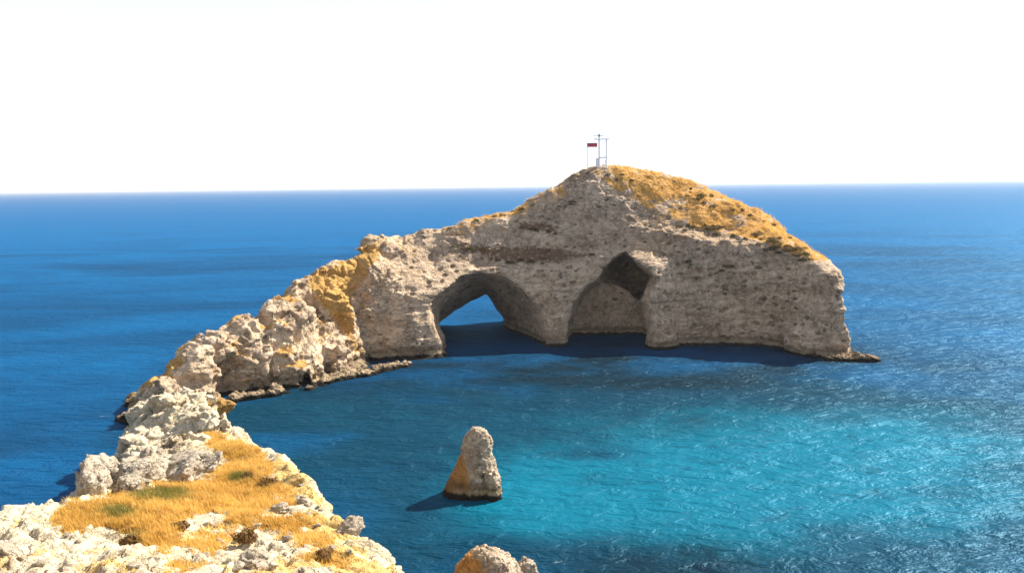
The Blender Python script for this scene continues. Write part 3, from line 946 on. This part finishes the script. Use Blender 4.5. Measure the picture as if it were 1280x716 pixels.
D0 = atz(592, 622)[1] + 1.5
def stack_extra(f, X, Y, Z):
    p = at(617, 600, D0)
    e = (np.sqrt(((X - p[0]) / 0.95) ** 2 + ((Y - (D0 - 1.6)) / 1.2) ** 2 + ((Z - 0.4) / 2.6) ** 2) - 1) * 0.95
    f = smin(f, e, 0.15)
    for px, py, r in ((596, 583, 0.20), (604, 560, 0.2), (608, 573, 0.18), (603, 597, 0.16)):
        q = at(px, py, D0 - 1.9)
        e = np.sqrt((X - q[0]) ** 2 + ((Y - q[1]) / 3) ** 2 + ((Z - q[2]) / 1.4) ** 2) - r
        f = smax(f, -e, 0.25)
    return f
def xleft(V, N, px0, px1, D):
    return sstep(at(px1, 600, D)[0], at(px0, 600, D)[0], V[:, 0] + 0.22 * V[:, 2])
stack = profile_rock('sea_stack', [(640, 552, 634), (622, 555, 631), (612, 556, 629.5), (600, 560, 625), (585, 566, 621), (570, 572, 619), (555, 577.5, 616.5), (545, 581.5, 613), (538, 586, 608), (533, 591, 603)], D0, MAT_STACK, 211,
                     extra=stack_extra, amp=0.30, block=0.95,
                     masks={'ochre': lambda V, N: 0.95 * xleft(V, N, 584, 602, D0) * sstep(4.9, 3.6, V[:, 2]), 'gold': lambda V, N: 0 * V[:, 0], 'soil': lambda V, N: 0.62 * sstep(1.9, 0.9, V[:, 2])})
tag(stack, 'pointed rock stack standing alone in the bay, orange left flank and dark wet foot', 'sea stack')
D1 = 61.0
r1 = profile_rock('boulder', [(800, 552, 672), (760, 558, 666), (730, 564, 657), (716, 568, 651), (706, 571, 645), (697, 577, 639), (690, 585, 628), (684, 595, 616)], D1, MAT_STACK, 231, h=0.15, amp=0.35, block=1.0,
                  masks={'ochre': lambda V, N: 0.85 * xleft(V, N, 606, 628, D1) * sstep(4.3, 3.6, V[:, 2]), 'gold': lambda V, N: 0 * V[:, 0], 'soil': lambda V, N: 0 * V[:, 0]})
tag(r1, 'broad boulder with orange front and bleached white crest at the lower picture edge', 'boulder')
r2 = profile_rock('boulder', [(800, 632, 686), (750, 638, 680), (720, 640, 675), (707, 642, 673), (701, 645, 669), (696, 650, 664)], D1 + 1.5, MAT_BOULDER, 251, h=0.12, amp=0.28, block=0.8)
tag(r2, 'smaller rounded white boulder just beside the broad orange and white one', 'boulder')

# low shelf of wave-worn rock at the right end of the arch, a part of it
def shelf(p0, p1, w0, w1, h0, h1, seed, och):
    """low wave-worn ledge just above the water between two waterline points"""
    a, b = atz(*p0), atz(*p1)
    L = np.linalg.norm((b - a)[:2])
    ex = (b - a) / L
    ey = np.array([-ex[1], ex[0], 0])
    h = 0.22
    us, vs, zs = np.arange(-2, L + 2, h), np.arange(-4.5, 4.5, h), np.arange(-1.2, 2.2, h)
    U, Vv, Z = np.meshgrid(us, vs, zs, indexing='ij')
    t = np.clip(U / L, 0, 1)
    f = smax(np.abs(Vv) - (w0 + (w1 - w0) * t), smax(Z - (h0 + (h1 - h0) * t), np.maximum(-U, U - L), 0.5), 0.6)
    P = np.stack([U, Vv, Z], -1).reshape(-1, 3)
    f = f + (0.75 * fbm(P * np.array([1, 1, 1.6]), 2.2, 4, seed)).reshape(f.shape)
    V, F = surface_nets(f.astype(np.float32), np.array([us[0], vs[0], zs[0]]), h)
    V, F = subdivide(V, F)
    V = rock_detail(V, F, 0.3, 1.0, seed + 4)
    V = a + V[:, :1] * ex + V[:, 1:2] * ey + V[:, 2:] * np.array([0, 0, 1.0])
    root = bpy.data.objects['rock_arch']
    z = np.zeros(len(V))
    o = link('shelf', np_mesh('shelf', V, F, {'ochre': z + och, 'gold': z, 'soil': z + 0.1, 'pale': z + 0.5}), MAT_CLIFF, root)
    o.matrix_parent_inverse = Matrix.Translation(-Vector(root.location))
shelf((1026, 447), (1097, 451), 2.8, 1.0, 1.05, 0.7, 301, 0.42)
shelf((392, 481), (512, 456), 1.5, 1.1, 0.95, 0.6, 311, 0.30)
shelf((288, 501), (372, 489), 1.3, 1.0, 0.9, 0.8, 321, 0.15)
shelf((462, 450), (556, 443), 1.0, 1.2, 0.9, 1.1, 331, 0.15)

import bmesh
def make_boulder(size, seed, sub=5, flat=0.85, npl=10):
    """one angular limestone block: a ball cut by random planes, then cracked and worn"""
    bm = bmesh.new()
    bmesh.ops.create_icosphere(bm, subdivisions=sub, radius=1)
    d = np.array([v.co[:] for v in bm.verts])
    F = np.array([[v.index for v in f.verts] for f in bm.faces])
    bm.free()
    rg = np.random.default_rng(seed)
    pn = rg.normal(size=(npl, 3))
    pn /= np.linalg.norm(pn, axis=1)[:, None]
    pd = rg.uniform(0.62, 0.95, npl)
    dots = np.maximum(d @ pn.T, 0.02)
    r = (np.sum((pd / dots) ** -18.0, axis=1) + 1.0) ** (-1 / 18.0)
    P = d * r[:, None]
    off = seed * 3.17
    n = 0.09 * fbm(P + off, 0.5, 4, seed) + 0.17 * facets(P * np.array([1, 0.6, 1.3]) + off, 0.75, seed + 1, 0.08) + 0.07 * facets(P + off, 0.3, seed + 2)
    P = P * (1 + n)[:, None] * np.array(size)
    return np_mesh('boulder', P, F)

def surf_z(px, py, guess):
    """distance at which the pixel's ray first meets the hillside"""
    V = HILL[0]
    if not hasattr(surf_z, 'pxy'):
        surf_z.pxy = proj(V)
    m = (np.abs(surf_z.pxy[0] - px) < 4) & (np.abs(surf_z.pxy[1] - py) < 4) & (V[:, 1] > 5)
    if not m.any():
        return guess
    ds = V[m, 1]
    return float(ds[np.argmin(ds)])

# jumble of blocks at the seaward edge of the grass
BOULD = [((116, 604), (0.95, 1.5, 1.55), 0.2, 'pale squarish boulder at the seaward end of the jumble, nearest the water'),
         ((141, 598), (0.85, 1.6, 1.7), 0.9, 'tilted grey boulder wedged second from the seaward end of the jumble'),
         ((173, 594), (1.25, 1.6, 1.5), 1.7, 'wide rounded grey boulder in the middle of the jumble beside the dry grass'),
         ((196, 583), (0.95, 1.5, 1.75), 2.6, 'tall pale boulder leaning in the jumble under the white knoll'),
         ((228, 578), (1.9, 1.5, 0.6), 3.3, 'flat overhanging slab lying on top of the jumble below the knoll'),
         ((232, 590), (1.2, 1.2, 0.9), 4.2, 'brown shaded boulder tucked under the flat slab'),
         ((262, 580), (1.15, 1.2, 0.55), 5.1, 'thin pale slab at the landward end of the jumble, half in golden grass'),
         ((158, 606), (0.8, 0.9, 0.6), 5.9, 'small low stone lying in front of the middle boulders at the grass edge')]
for k, ((px, py), sz, rz, lab) in enumerate(BOULD):
    D = surf_z(px, py + 6, 62.0) - 0.2
    print('BOULDER', px, py, D)
    p = at(px, py, D)
    o = link('boulder', make_boulder(sz, 400 + k * 7), MAT_BOULDER, None, p)
    o.rotation_euler = (0.25 * math.sin(k * 2.1), -0.45 + 0.25 * math.cos(k * 1.7), 0.35 * math.sin(rz * 3))
    tag(o, lab, 'boulder', 'boulders jumbled at the edge of the grass')
# yellow rock at the foot of the spur
p = at(272, 507, 104)
o = link('boulder', make_boulder((1.9, 1.6, 1.2), 483), plain('ochre_rock', (0.42, 0.23, 0.05), 0.9, 0, 0.55, 2.0), None, p)
tag(o, 'yellow ochre rock at the waterline behind the knoll, at the foot of the spur', 'boulder')

# bleached blocks at the bottom of the picture
for k, ((px, py), sz, lab) in enumerate([((322, 704), (0.75, 0.7, 0.55), 'grey weathered block in the rocks at the bottom edge, below the golden grass'),
                                        ((12, 690), (1.0, 0.8, 0.5), 'grey flat slab in the bottom left corner with a dark hollow beneath'),
                                        ((350, 636), (0.55, 0.5, 0.35), 'grey brown boulder lying in the grass of the right hand slope'),
                                        ((436, 661), (0.75, 0.6, 0.5), 'rounded tan boulder perched on the rim of the slope above the bay')]):
    D = surf_z(px, py, 32)
    p = at(px, py, D)
    o = link('boulder', make_boulder(sz, 520 + k * 5), MAT_BOULDER, None, p)
    o.rotation_euler = (0.2, 0.1 * k, k * 1.3)
    tag(o, lab, 'boulder')

# ------------------------------------------------------------------ dry grass
def blades(name, V, F, mask, ntuft, nbl, hgt, wid, mat, seed, greenpx=None, spread=0.12, lean=0.5):
    rg = np.random.default_rng(seed)
    N = vnormals(V, F)
    fm = mask[F].mean(1)
    cen = V[F].mean(1)
    px, py = proj(cen)
    vis = (px > -150) & (px < 1430) & (py < 800) & (cen[:, 1] > 8) & (N[F].mean(1)[:, 2] > 0.2)
    ar = np.linalg.norm(np.cross(V[F[:, 2]] - V[F[:, 0]], V[F[:, 3]] - V[F[:, 1]]), axis=1)
    pr = ar * vis * np.where(fm > 0.3, fm, 0)
    pick = rg.choice(len(F), ntuft, p=pr / pr.sum())
    wts = rg.dirichlet((1, 1, 1, 1), ntuft)
    C = (V[F[pick]] * wts[:, :, None]).sum(1)
    sz = rg.uniform(0.55, 1.25, ntuft) * (0.7 + 0.6 * fm[pick])
    tone = np.clip(0.5 + 0.55 * fbm(C, 2.0, 3, seed) + rg.normal(0, 0.18, ntuft), 0, 1)
    green = np.zeros(ntuft)
    if greenpx:
        qx, qy = proj(C)
        for gx, gy, rx, ry in greenpx:
            green = np.maximum(green, 0.85 * sstep(1.25, 0.6, np.sqrt(((qx - gx) / rx) ** 2 + ((qy - gy) / ry) ** 2) + 0.4 * fbm(C, 1.0, 2, seed + 1)))
    n = ntuft * nbl
    B = np.repeat(C, nbl, 0) + np.c_[rg.normal(0, spread, (n, 2)), np.full(n, -0.04)]
    a = rg.uniform(0, 2 * np.pi, n)
    ln = np.abs(rg.normal(0, lean, n))
    L = hgt * np.repeat(sz, nbl) * rg.uniform(0.6, 1.2, n)
    wind = np.array([-0.25, -0.1, 0])
    T = B + np.c_[np.cos(a) * np.sin(ln), np.sin(a) * np.sin(ln), np.cos(ln)] * L[:, None] + wind * L[:, None]
    b = rg.uniform(0, np.pi, n)
    sd_ = np.c_[np.cos(b), np.sin(b), np.zeros(n)] * (wid * rg.uniform(0.6, 1.3, n))[:, None]
    VV = np.stack([B - sd_, B + sd_, T], 1).reshape(-1, 3)
    FF = np.arange(3 * n).reshape(-1, 3)
    t3 = np.repeat(np.clip(np.repeat(tone, nbl) + rg.normal(0, 0.12, n), 0, 1), 3)
    g3 = np.repeat(np.repeat(green, nbl), 3)
    o = link(name, np_mesh(name, VV, FF, {'tone': t3, 'green': g3}), mat)
    o['kind'] = 'stuff'
    return o
g1 = blades('grass', HILL[0], HILL[1], HILL[2]['gold'], 12500, 9, 0.29, 0.022, MAT_GRASS, 601, greenpx=[(203, 619, 34, 9), (148, 641, 24, 9), (165, 668, 12, 6), (300, 598, 14, 6)])
g2 = blades('grass', ARCH[0], ARCH[1], np.where(ARCH[0][:, 2] > 9, ARCH[2]['gold'], 0), 2200, 8, 0.5, 0.05, MAT_GRASS, 611, spread=0.28, lean=0.7)

# ------------------------------------------------------------------ scrub
def shrub_mesh(r, hgt, nleaf, leaf, seed):
    rg = np.random.default_rng(seed)
    d = rg.normal(size=(nleaf, 3))
    d /= np.linalg.norm(d, axis=1)[:, None]
    d[:, 2] = np.abs(d[:, 2])
    rad = rg.uniform(0.35, 1.0, nleaf) ** 0.6 * (1 + 0.35 * fbm(d * 2.0 + seed, 1.0, 3, seed))
    C = d * rad[:, None] * np.array([r, r, hgt])
    a = rg.normal(size=(nleaf, 3))
    a /= np.linalg.norm(a, axis=1)[:, None]
    b = np.cross(a, d)
    b /= np.maximum(np.linalg.norm(b, axis=1), 1e-6)[:, None]
    s1 = (leaf * rg.uniform(0.6, 1.4, nleaf))[:, None]
    V = np.stack([C - a * s1, C + b * s1 * 0.45, C + a * s1, C - b * s1 * 0.45], 1).reshape(-1, 3)
    F = np.arange(4 * nleaf).reshape(-1, 4)
    tone = np.repeat(np.clip(0.5 + 0.5 * fbm(C, r * 0.5, 2, seed + 3) + rg.normal(0, 0.2, nleaf), 0, 1), 4)
    return np_mesh('scrub_bush', V, F, {'tone': tone, 'green': np.repeat((rg.random(nleaf) < 0.3) * 0.7, 4)})

class Surf:
    def __init__(self, V):
        self.V = V
        self.px, self.py = proj(V)
    def hit(self, px, py, tol=2.5):
        m = np.flatnonzero((np.abs(self.px - px) < tol) & (np.abs(self.py - py) < tol) & (self.V[:, 1] > 5))
        if not len(m):
            return None
        return self.V[m[np.argmin(self.V[m, 1])]]
SA, SH = Surf(ARCH[0]), Surf(HILL[0])
bush_kinds = [shrub_mesh(0.75, 0.55, 260, 0.13, 701), shrub_mesh(1.0, 0.6, 320, 0.14, 702), shrub_mesh(0.6, 0.65, 220, 0.12, 703)]
def scatter_bushes(spots, group, label, smin_, smax_, seed):
    rg = np.random.default_rng(seed)
    for px, py in spots:
        p = SA.hit(px, py)
        if p is None:
            continue
        o = bpy.data.objects.new('scrub_bush', bush_kinds[int(rg.integers(3))])
        COL.objects.link(o)
        if not o.data.materials:
            o.data.materials.append(MAT_SCRUB)
        k = rg.uniform(smin_, smax_)
        o.location = p - np.array([0, 0, 0.12])
        o.scale = (k * rg.uniform(0.9, 1.5), k, k * rg.uniform(0.7, 1.0))
        o.rotation_euler.z = rg.uniform(0, 6.28)
        tag(o, label, 'bush', group)
def inpoly(poly, n, seed):
    rg = np.random.default_rng(seed)
    P = np.array(poly, float)
    out = []
    while len(out) < n:
        q = rg.uniform(P.min(0), P.max(0))
        if polydist(np.array([q[0]]), np.array([q[1]]), poly)[0] < 0:
            out.append(tuple(q))
    return out
scatter_bushes(inpoly([(846, 276), (905, 280), (960, 294), (1005, 312), (1032, 330), (1010, 330), (950, 306), (900, 292), (850, 284)], 34, 1), 'scrub along the lower edge of the golden slope',
               'dark scrub bush on the edge where the golden slope drops to the cliff', 0.7, 1.35, 11)
scatter_bushes(inpoly([(845, 228), (900, 242), (960, 266), (1005, 302), (1024, 320), (990, 305), (940, 282), (880, 256), (846, 240)], 22, 2), 'scrub on the right shoulder of the headland',
               'olive brown scrub bush on the right shoulder of the golden slope', 0.35, 1.05, 12)
scatter_bushes(inpoly([(755, 212), (785, 212), (800, 226), (775, 232), (760, 222)], 5, 3), 'scrub just below the summit', 'small dark scrub bush just below the summit mast', 0.5, 0.8, 13)
scatter_bushes([(663, 284), (672, 286), (684, 287), (652, 283), (693, 290), (568, 306), (578, 309), (590, 309), (604, 308), (612, 322), (620, 323), (650, 322), (664, 325), (738, 316), (700, 256), (712, 253), (716, 250), (597, 273), (640, 262), (650, 259), (628, 266), (560, 283), (680, 326), (640, 326)],
               'scrub on the shaded upper wall', 'brown scrub clump clinging to the shaded upper wall above the sea arch', 0.55, 1.1, 14)
scatter_bushes([(835, 302), (842, 305), (858, 325), (866, 328), (900, 337), (910, 335), (872, 350), (930, 318), (884, 304), (805, 300), (850, 312), (945, 333)], 'scrub on the wall right of the cave',
               'small dark scrub clump on the grey wall right of the cave', 0.4, 0.85, 15)
# dry bushes in the near grass
MAT_DRY = blade_material('dry_bush_twigs', (0.13, 0.065, 0.025), (0.34, 0.18, 0.06), (0.16, 0.12, 0.03))
for k, (px, py, r, h_, lab) in enumerate([(312, 668, 0.55, 0.42, 'brown dry bush among bleached rocks low on the near slope'),
                                         (408, 694, 0.40, 0.42, 'dark brown dry bush on the bleached rock near the bottom rim of the slope'),
                                         (306, 592, 0.62, 0.40, 'brownish dry bush at the top of the golden grass, just below the rim'),
                                         (338, 600, 0.75, 0.42, 'wide tawny dry bush by the rim halfway down the near slope'),
                                         (228, 655, 0.45, 0.35, 'tawny dry bush in the middle of the grass'),
                                         (160, 672, 0.5, 0.32, 'small dry bush at the lower left edge of the grass patch')]):
    p = SH.hit(px, py, 5)
    if p is None:
        continue
    o = link('dry_bush', shrub_mesh(r, h_, 900, 0.075, 720 + k), MAT_DRY, None, p - np.array([0, 0, 0.05]))
    tag(o, lab, 'bush')

# ------------------------------------------------------------------ loose stones on the near slope
stones = [make_boulder((0.28, 0.24, 0.18), 801, 3), make_boulder((0.22, 0.3, 0.16), 802, 3), make_boulder((0.36, 0.26, 0.2), 803, 3), make_boulder((0.2, 0.2, 0.17), 804, 3)]
for m_ in stones:
    m_.materials.append(MAT_BOULDER)
rg = np.random.default_rng(77)
def scatter_stones(spots, group, label, kmin, kmax):
    for px, py in spots:
        p = SH.hit(px, py, 4)
        if p is None:
            continue
        o = bpy.data.objects.new('stone', stones[int(rg.integers(4))])
        COL.objects.link(o)
        k = rg.uniform(kmin, kmax)
        o.scale = (k, k * rg.uniform(0.8, 1.2), k)
        o.location = p
        o.rotation_euler = (rg.uniform(-.4, .4), rg.uniform(-.4, .4), rg.uniform(0, 6.28))
        tag(o, label, 'stone', group)
scatter_stones(inpoly([(225, 655), (300, 640), (350, 650), (430, 690), (470, 714), (210, 714)], 22, 21), 'loose stones on the bleached slope', 'loose pale stone on the bleached lower slope between tufts of golden grass', 0.4, 1.1)
scatter_stones(inpoly([(60, 655), (110, 668), (200, 705), (150, 714), (20, 714), (10, 660)], 9, 22), 'loose stones in the bottom left corner', 'loose pale stone on the bare rock in the bottom left corner', 0.35, 0.95)
scatter_stones(inpoly([(265, 545), (340, 570), (385, 610), (425, 660), (400, 660), (350, 600), (300, 575)], 14, 23), 'loose stones along the rim', 'loose pale stone along the rim of the slope above the bay', 0.35, 0.95)
scatter_stones(inpoly([(100, 600), (280, 580), (285, 592), (110, 622)], 10, 24), 'loose stones in front of the jumble', 'small loose stone in the grass in front of the boulder jumble', 0.35, 0.9)

# ------------------------------------------------------------------ mast and signs on the summit
def tube(bm, a, b, r, seg=10):
    a, b = Vector(a), Vector(b)
    d = b - a
    ret = bmesh.ops.create_cone(bm, cap_ends=True, segments=seg, radius1=r, radius2=r, depth=d.length)
    q = d.to_track_quat('Z', 'Y').to_matrix().to_4x4()
    bmesh.ops.transform(bm, matrix=Matrix.Translation((a + b) / 2) @ q, verts=ret['verts'])
def box(bm, c, s, bev=0.01):
    ret = bmesh.ops.create_cube(bm, size=1)
    bmesh.ops.transform(bm, matrix=Matrix.Translation(c) @ Matrix.Diagonal((*s, 1)), verts=ret['verts'])
    if bev:
        ed = list({e for v in ret['verts'] for e in v.link_edges})
        bmesh.ops.bevel(bm, geom=ed, offset=bev, segments=1, affect='EDGES')
def part(name, fn, mat, parent):
    bm = bmesh.new()
    fn(bm)
    me = bpy.data.meshes.new(name)
    bm.to_mesh(me)
    bm.free()
    return link(name, me, mat, parent)
def ground(px, D):
    p = at(px, 205, D)
    V = ARCH[0]
    m = (np.abs(V[:, 0] - p[0]) < 0.5) & (np.abs(V[:, 1] - D) < 0.5)
    return np.array([p[0], D, V[m, 2].max() if m.any() else p[2]])
WHITE = plain('weathered_white_paint', (0.86, 0.85, 0.84), 0.5, 0, 0.08)
GREY = plain('galvanised_steel', (0.30, 0.30, 0.31), 0.45, 0.6, 0.2)
RED = plain('faded_red_paint', (0.62, 0.06, 0.08), 0.6, 0, 0.25, 3.0)
PAL = plain('pale_grey_paint', (0.86, 0.86, 0.86), 0.5, 0, 0.08)
DM = 179.0
u = DM / FPX                                             # metres per photo pixel at the summit
g = ground(749, DM)
def zpx(py):
    return at(749, py, DM)[2]
mast = empty('mast', g)
tag(mast, 'tall grey mast with crossarms and a pale side post on the headland summit', 'mast')
zt = zpx(163.5) - g[2]
def R_(py):
    return zpx(py) - g[2]
part('pole', lambda bm: (tube(bm, (0, 0, -0.4), (0, 0, R_(170)), 0.17), tube(bm, (0, 0, R_(170)), (0, 0, R_(163.2)), 0.06)), WHITE, mast)
part('crossarm', lambda bm: (box(bm, (-0.05 * 1, 0, R_(169.6)), (2.0 * 1, 0.14, 0.16)),), PAL, mast)
part('crossarm', lambda bm: (box(bm, (0.45, 0.0, R_(174.2)), (3.1, 0.22, 0.22)), tube(bm, (0, 0, R_(170)), (-0.95, 0, R_(174)), 0.04), tube(bm, (0, 0, R_(170)), (0.95, 0, R_(174)), 0.04)), PAL, mast)
part('lantern', lambda bm: (tube(bm, (0, 0, R_(170.6)), (0, 0, R_(168.0)), 0.22, 12),), GREY, mast)
part('side_post', lambda bm: (tube(bm, (8.8 * u, 0, -0.5), (8.8 * u, 0, R_(174.2)), 0.15),), WHITE, mast)
part('crossbar', lambda bm: (box(bm, (4.4 * u, 0, R_(197)), (8.4 * u, 0.16, 0.26)),), PAL, mast)
part('cabinet', lambda bm: (box(bm, (-2.3 * u, 0.1, 0.55), (0.55, 0.45, 1.9), 0.03),), WHITE, mast)
part('brace', lambda bm: (tube(bm, (-2.2 * u, 0, -0.2), (0, 0, R_(192)), 0.05), tube(bm, (8.8 * u, 0, R_(196)), (6.4 * u, 0, -0.3), 0.05)), PAL, mast)
g = ground(734, DM)
sg = empty('sign', g)
tag(sg, 'dark red banner sign on a thin white post left of the summit mast', 'sign')
q = at(734, 181.5, DM)[2] - g[2]
part('post', lambda bm: (tube(bm, (0, 0, -0.5), (0, 0, q + 0.4), 0.11),), WHITE, sg)
part('panel', lambda bm: (box(bm, (6.3 * u, 0, q), (12.6 * u, 0.09, 4.3 * u), 0.02),), RED, sg)
part('rail', lambda bm: (box(bm, (6.3 * u, 0, q + 2.4 * u), (12.8 * u, 0.12, 0.10), 0.02), box(bm, (6.3 * u, 0, q - 2.4 * u), (12.8 * u, 0.12, 0.08), 0.02)), PAL, sg)
for px, hh_, lab in ((762.5, 0.7, 'short white marker post nearest the summit mast, first of three'), (767, 1.15, 'white marker post, the tallest of the three small ones right of the mast'), (773, 0.6, 'low white marker post at the top of the golden slope, furthest from the mast')):
    g = ground(px, DM)
    mp = empty('marker_post', g)
    tag(mp, lab, 'marker post', 'small posts beside the mast')
    part('shaft', lambda bm: (tube(bm, (0, 0, -0.4), (0, 0, hh_), 0.06),), WHITE, mp)
    part('cap', lambda bm: (box(bm, (0, 0, hh_ + 0.06), (0.2, 0.2, 0.12), 0.02),), PAL, mp)

# ------------------------------------------------------------------ foam where the swell meets the rocks
def foam():
    t = NT('sea_foam')
    n = t.noise(2.2, 6, 0.8, dist=0.6)
    n2 = t.noise(0.5, 3, 0.6)
    a = t.math('MULTIPLY', t.step(t.math('ADD', t.math('MULTIPLY', n, t.attr('edge')), t.math('MULTIPLY', t.math('SUBTRACT', n2, 0.5), 0.35)), 0.42, 0.62), 0.75)
    t.b.inputs['Base Color'].default_value = (0.75, 0.78, 0.78, 1)
    t.b.inputs['Roughness'].default_value = 0.9
    t.l(a, t.b.inputs['Alpha'])
    VV, FF, EE = [], [], []
    def patch(px, py, rx, ry, ang, st):
        c = atz(px, py)
        b = len(VV)
        nr, na = 8, 28
        rg_ = np.random.default_rng(int(px * 7 + py))
        wob_ = rg_.uniform(0.7, 1.15, na)
        VV.append((c[0], c[1], 0.03)); EE.append(st)
        for i in range(1, nr + 1):
            for j in range(na):
                th = 2 * math.pi * j / na
                x_, y_ = rx * math.cos(th) * i / nr * wob_[j], ry * math.sin(th) * i / nr * wob_[j]
                VV.append((c[0] + x_ * math.cos(ang) - y_ * math.sin(ang), c[1] + x_ * math.sin(ang) + y_ * math.cos(ang), 0.03))
                EE.append(st * (1 - (i / nr) ** 1.5))
        for j in range(na):
            FF.append((b, b + 1 + j, b + 1 + (j + 1) % na, b + 1 + (j + 1) % na))
        for i in range(nr - 1):
            for j in range(na):
                p_, q_ = b + 1 + i * na + j, b + 1 + i * na + (j + 1) % na
                FF.append((p_, p_ + na, q_ + na, q_))
    for a_ in ((698, 702, 2.2, 0.7, 0.5, 0.95), (730, 712, 3.5, 0.8, 0.2, 0.9), (502, 456, 5.0, 1.4, 0.25, 1.0), (352, 501, 4.0, 0.9, 0.3, 0.8), (130, 520, 4.5, 1.1, 0.2, 0.95), (1085, 447, 4.0, 0.9, 0.0, 1.0)):
        patch(*a_)
    me = bpy.data.meshes.new('foam')
    me.from_pydata(VV, [], [tuple(dict.fromkeys(f_)) for f_ in FF])
    at_ = me.attributes.new('edge', 'FLOAT', 'POINT')
    at_.data.foreach_set('value', np.array(EE, np.float32))
    o = link('foam', me, t.m)
    o['kind'] = 'stuff'
foam()

# ------------------------------------------------------------------ sea haze
def haze():
    bm = bmesh.new()
    box(bm, (0, 0, 22), (140000, 140000, 46.4), 0)
    me = bpy.data.meshes.new('haze')
    bm.to_mesh(me)
    bm.free()
    m = bpy.data.materials.new('sea_haze')
    m.use_nodes = True
    nt = m.node_tree
    nt.nodes.remove(nt.nodes['Principled BSDF'])
    pv = nt.nodes.new('ShaderNodeVolumePrincipled')
    pv.inputs['Color'].default_value = (0.92, 0.95, 1.0, 1)
    pv.inputs['Density'].default_value = 0.00007
    pv.inputs['Anisotropy'].default_value = 0.3
    nt.links.new(pv.outputs[0], nt.nodes['Material Output'].inputs['Volume'])
    o = link('haze', me, m)
    o['kind'] = 'stuff'
haze()
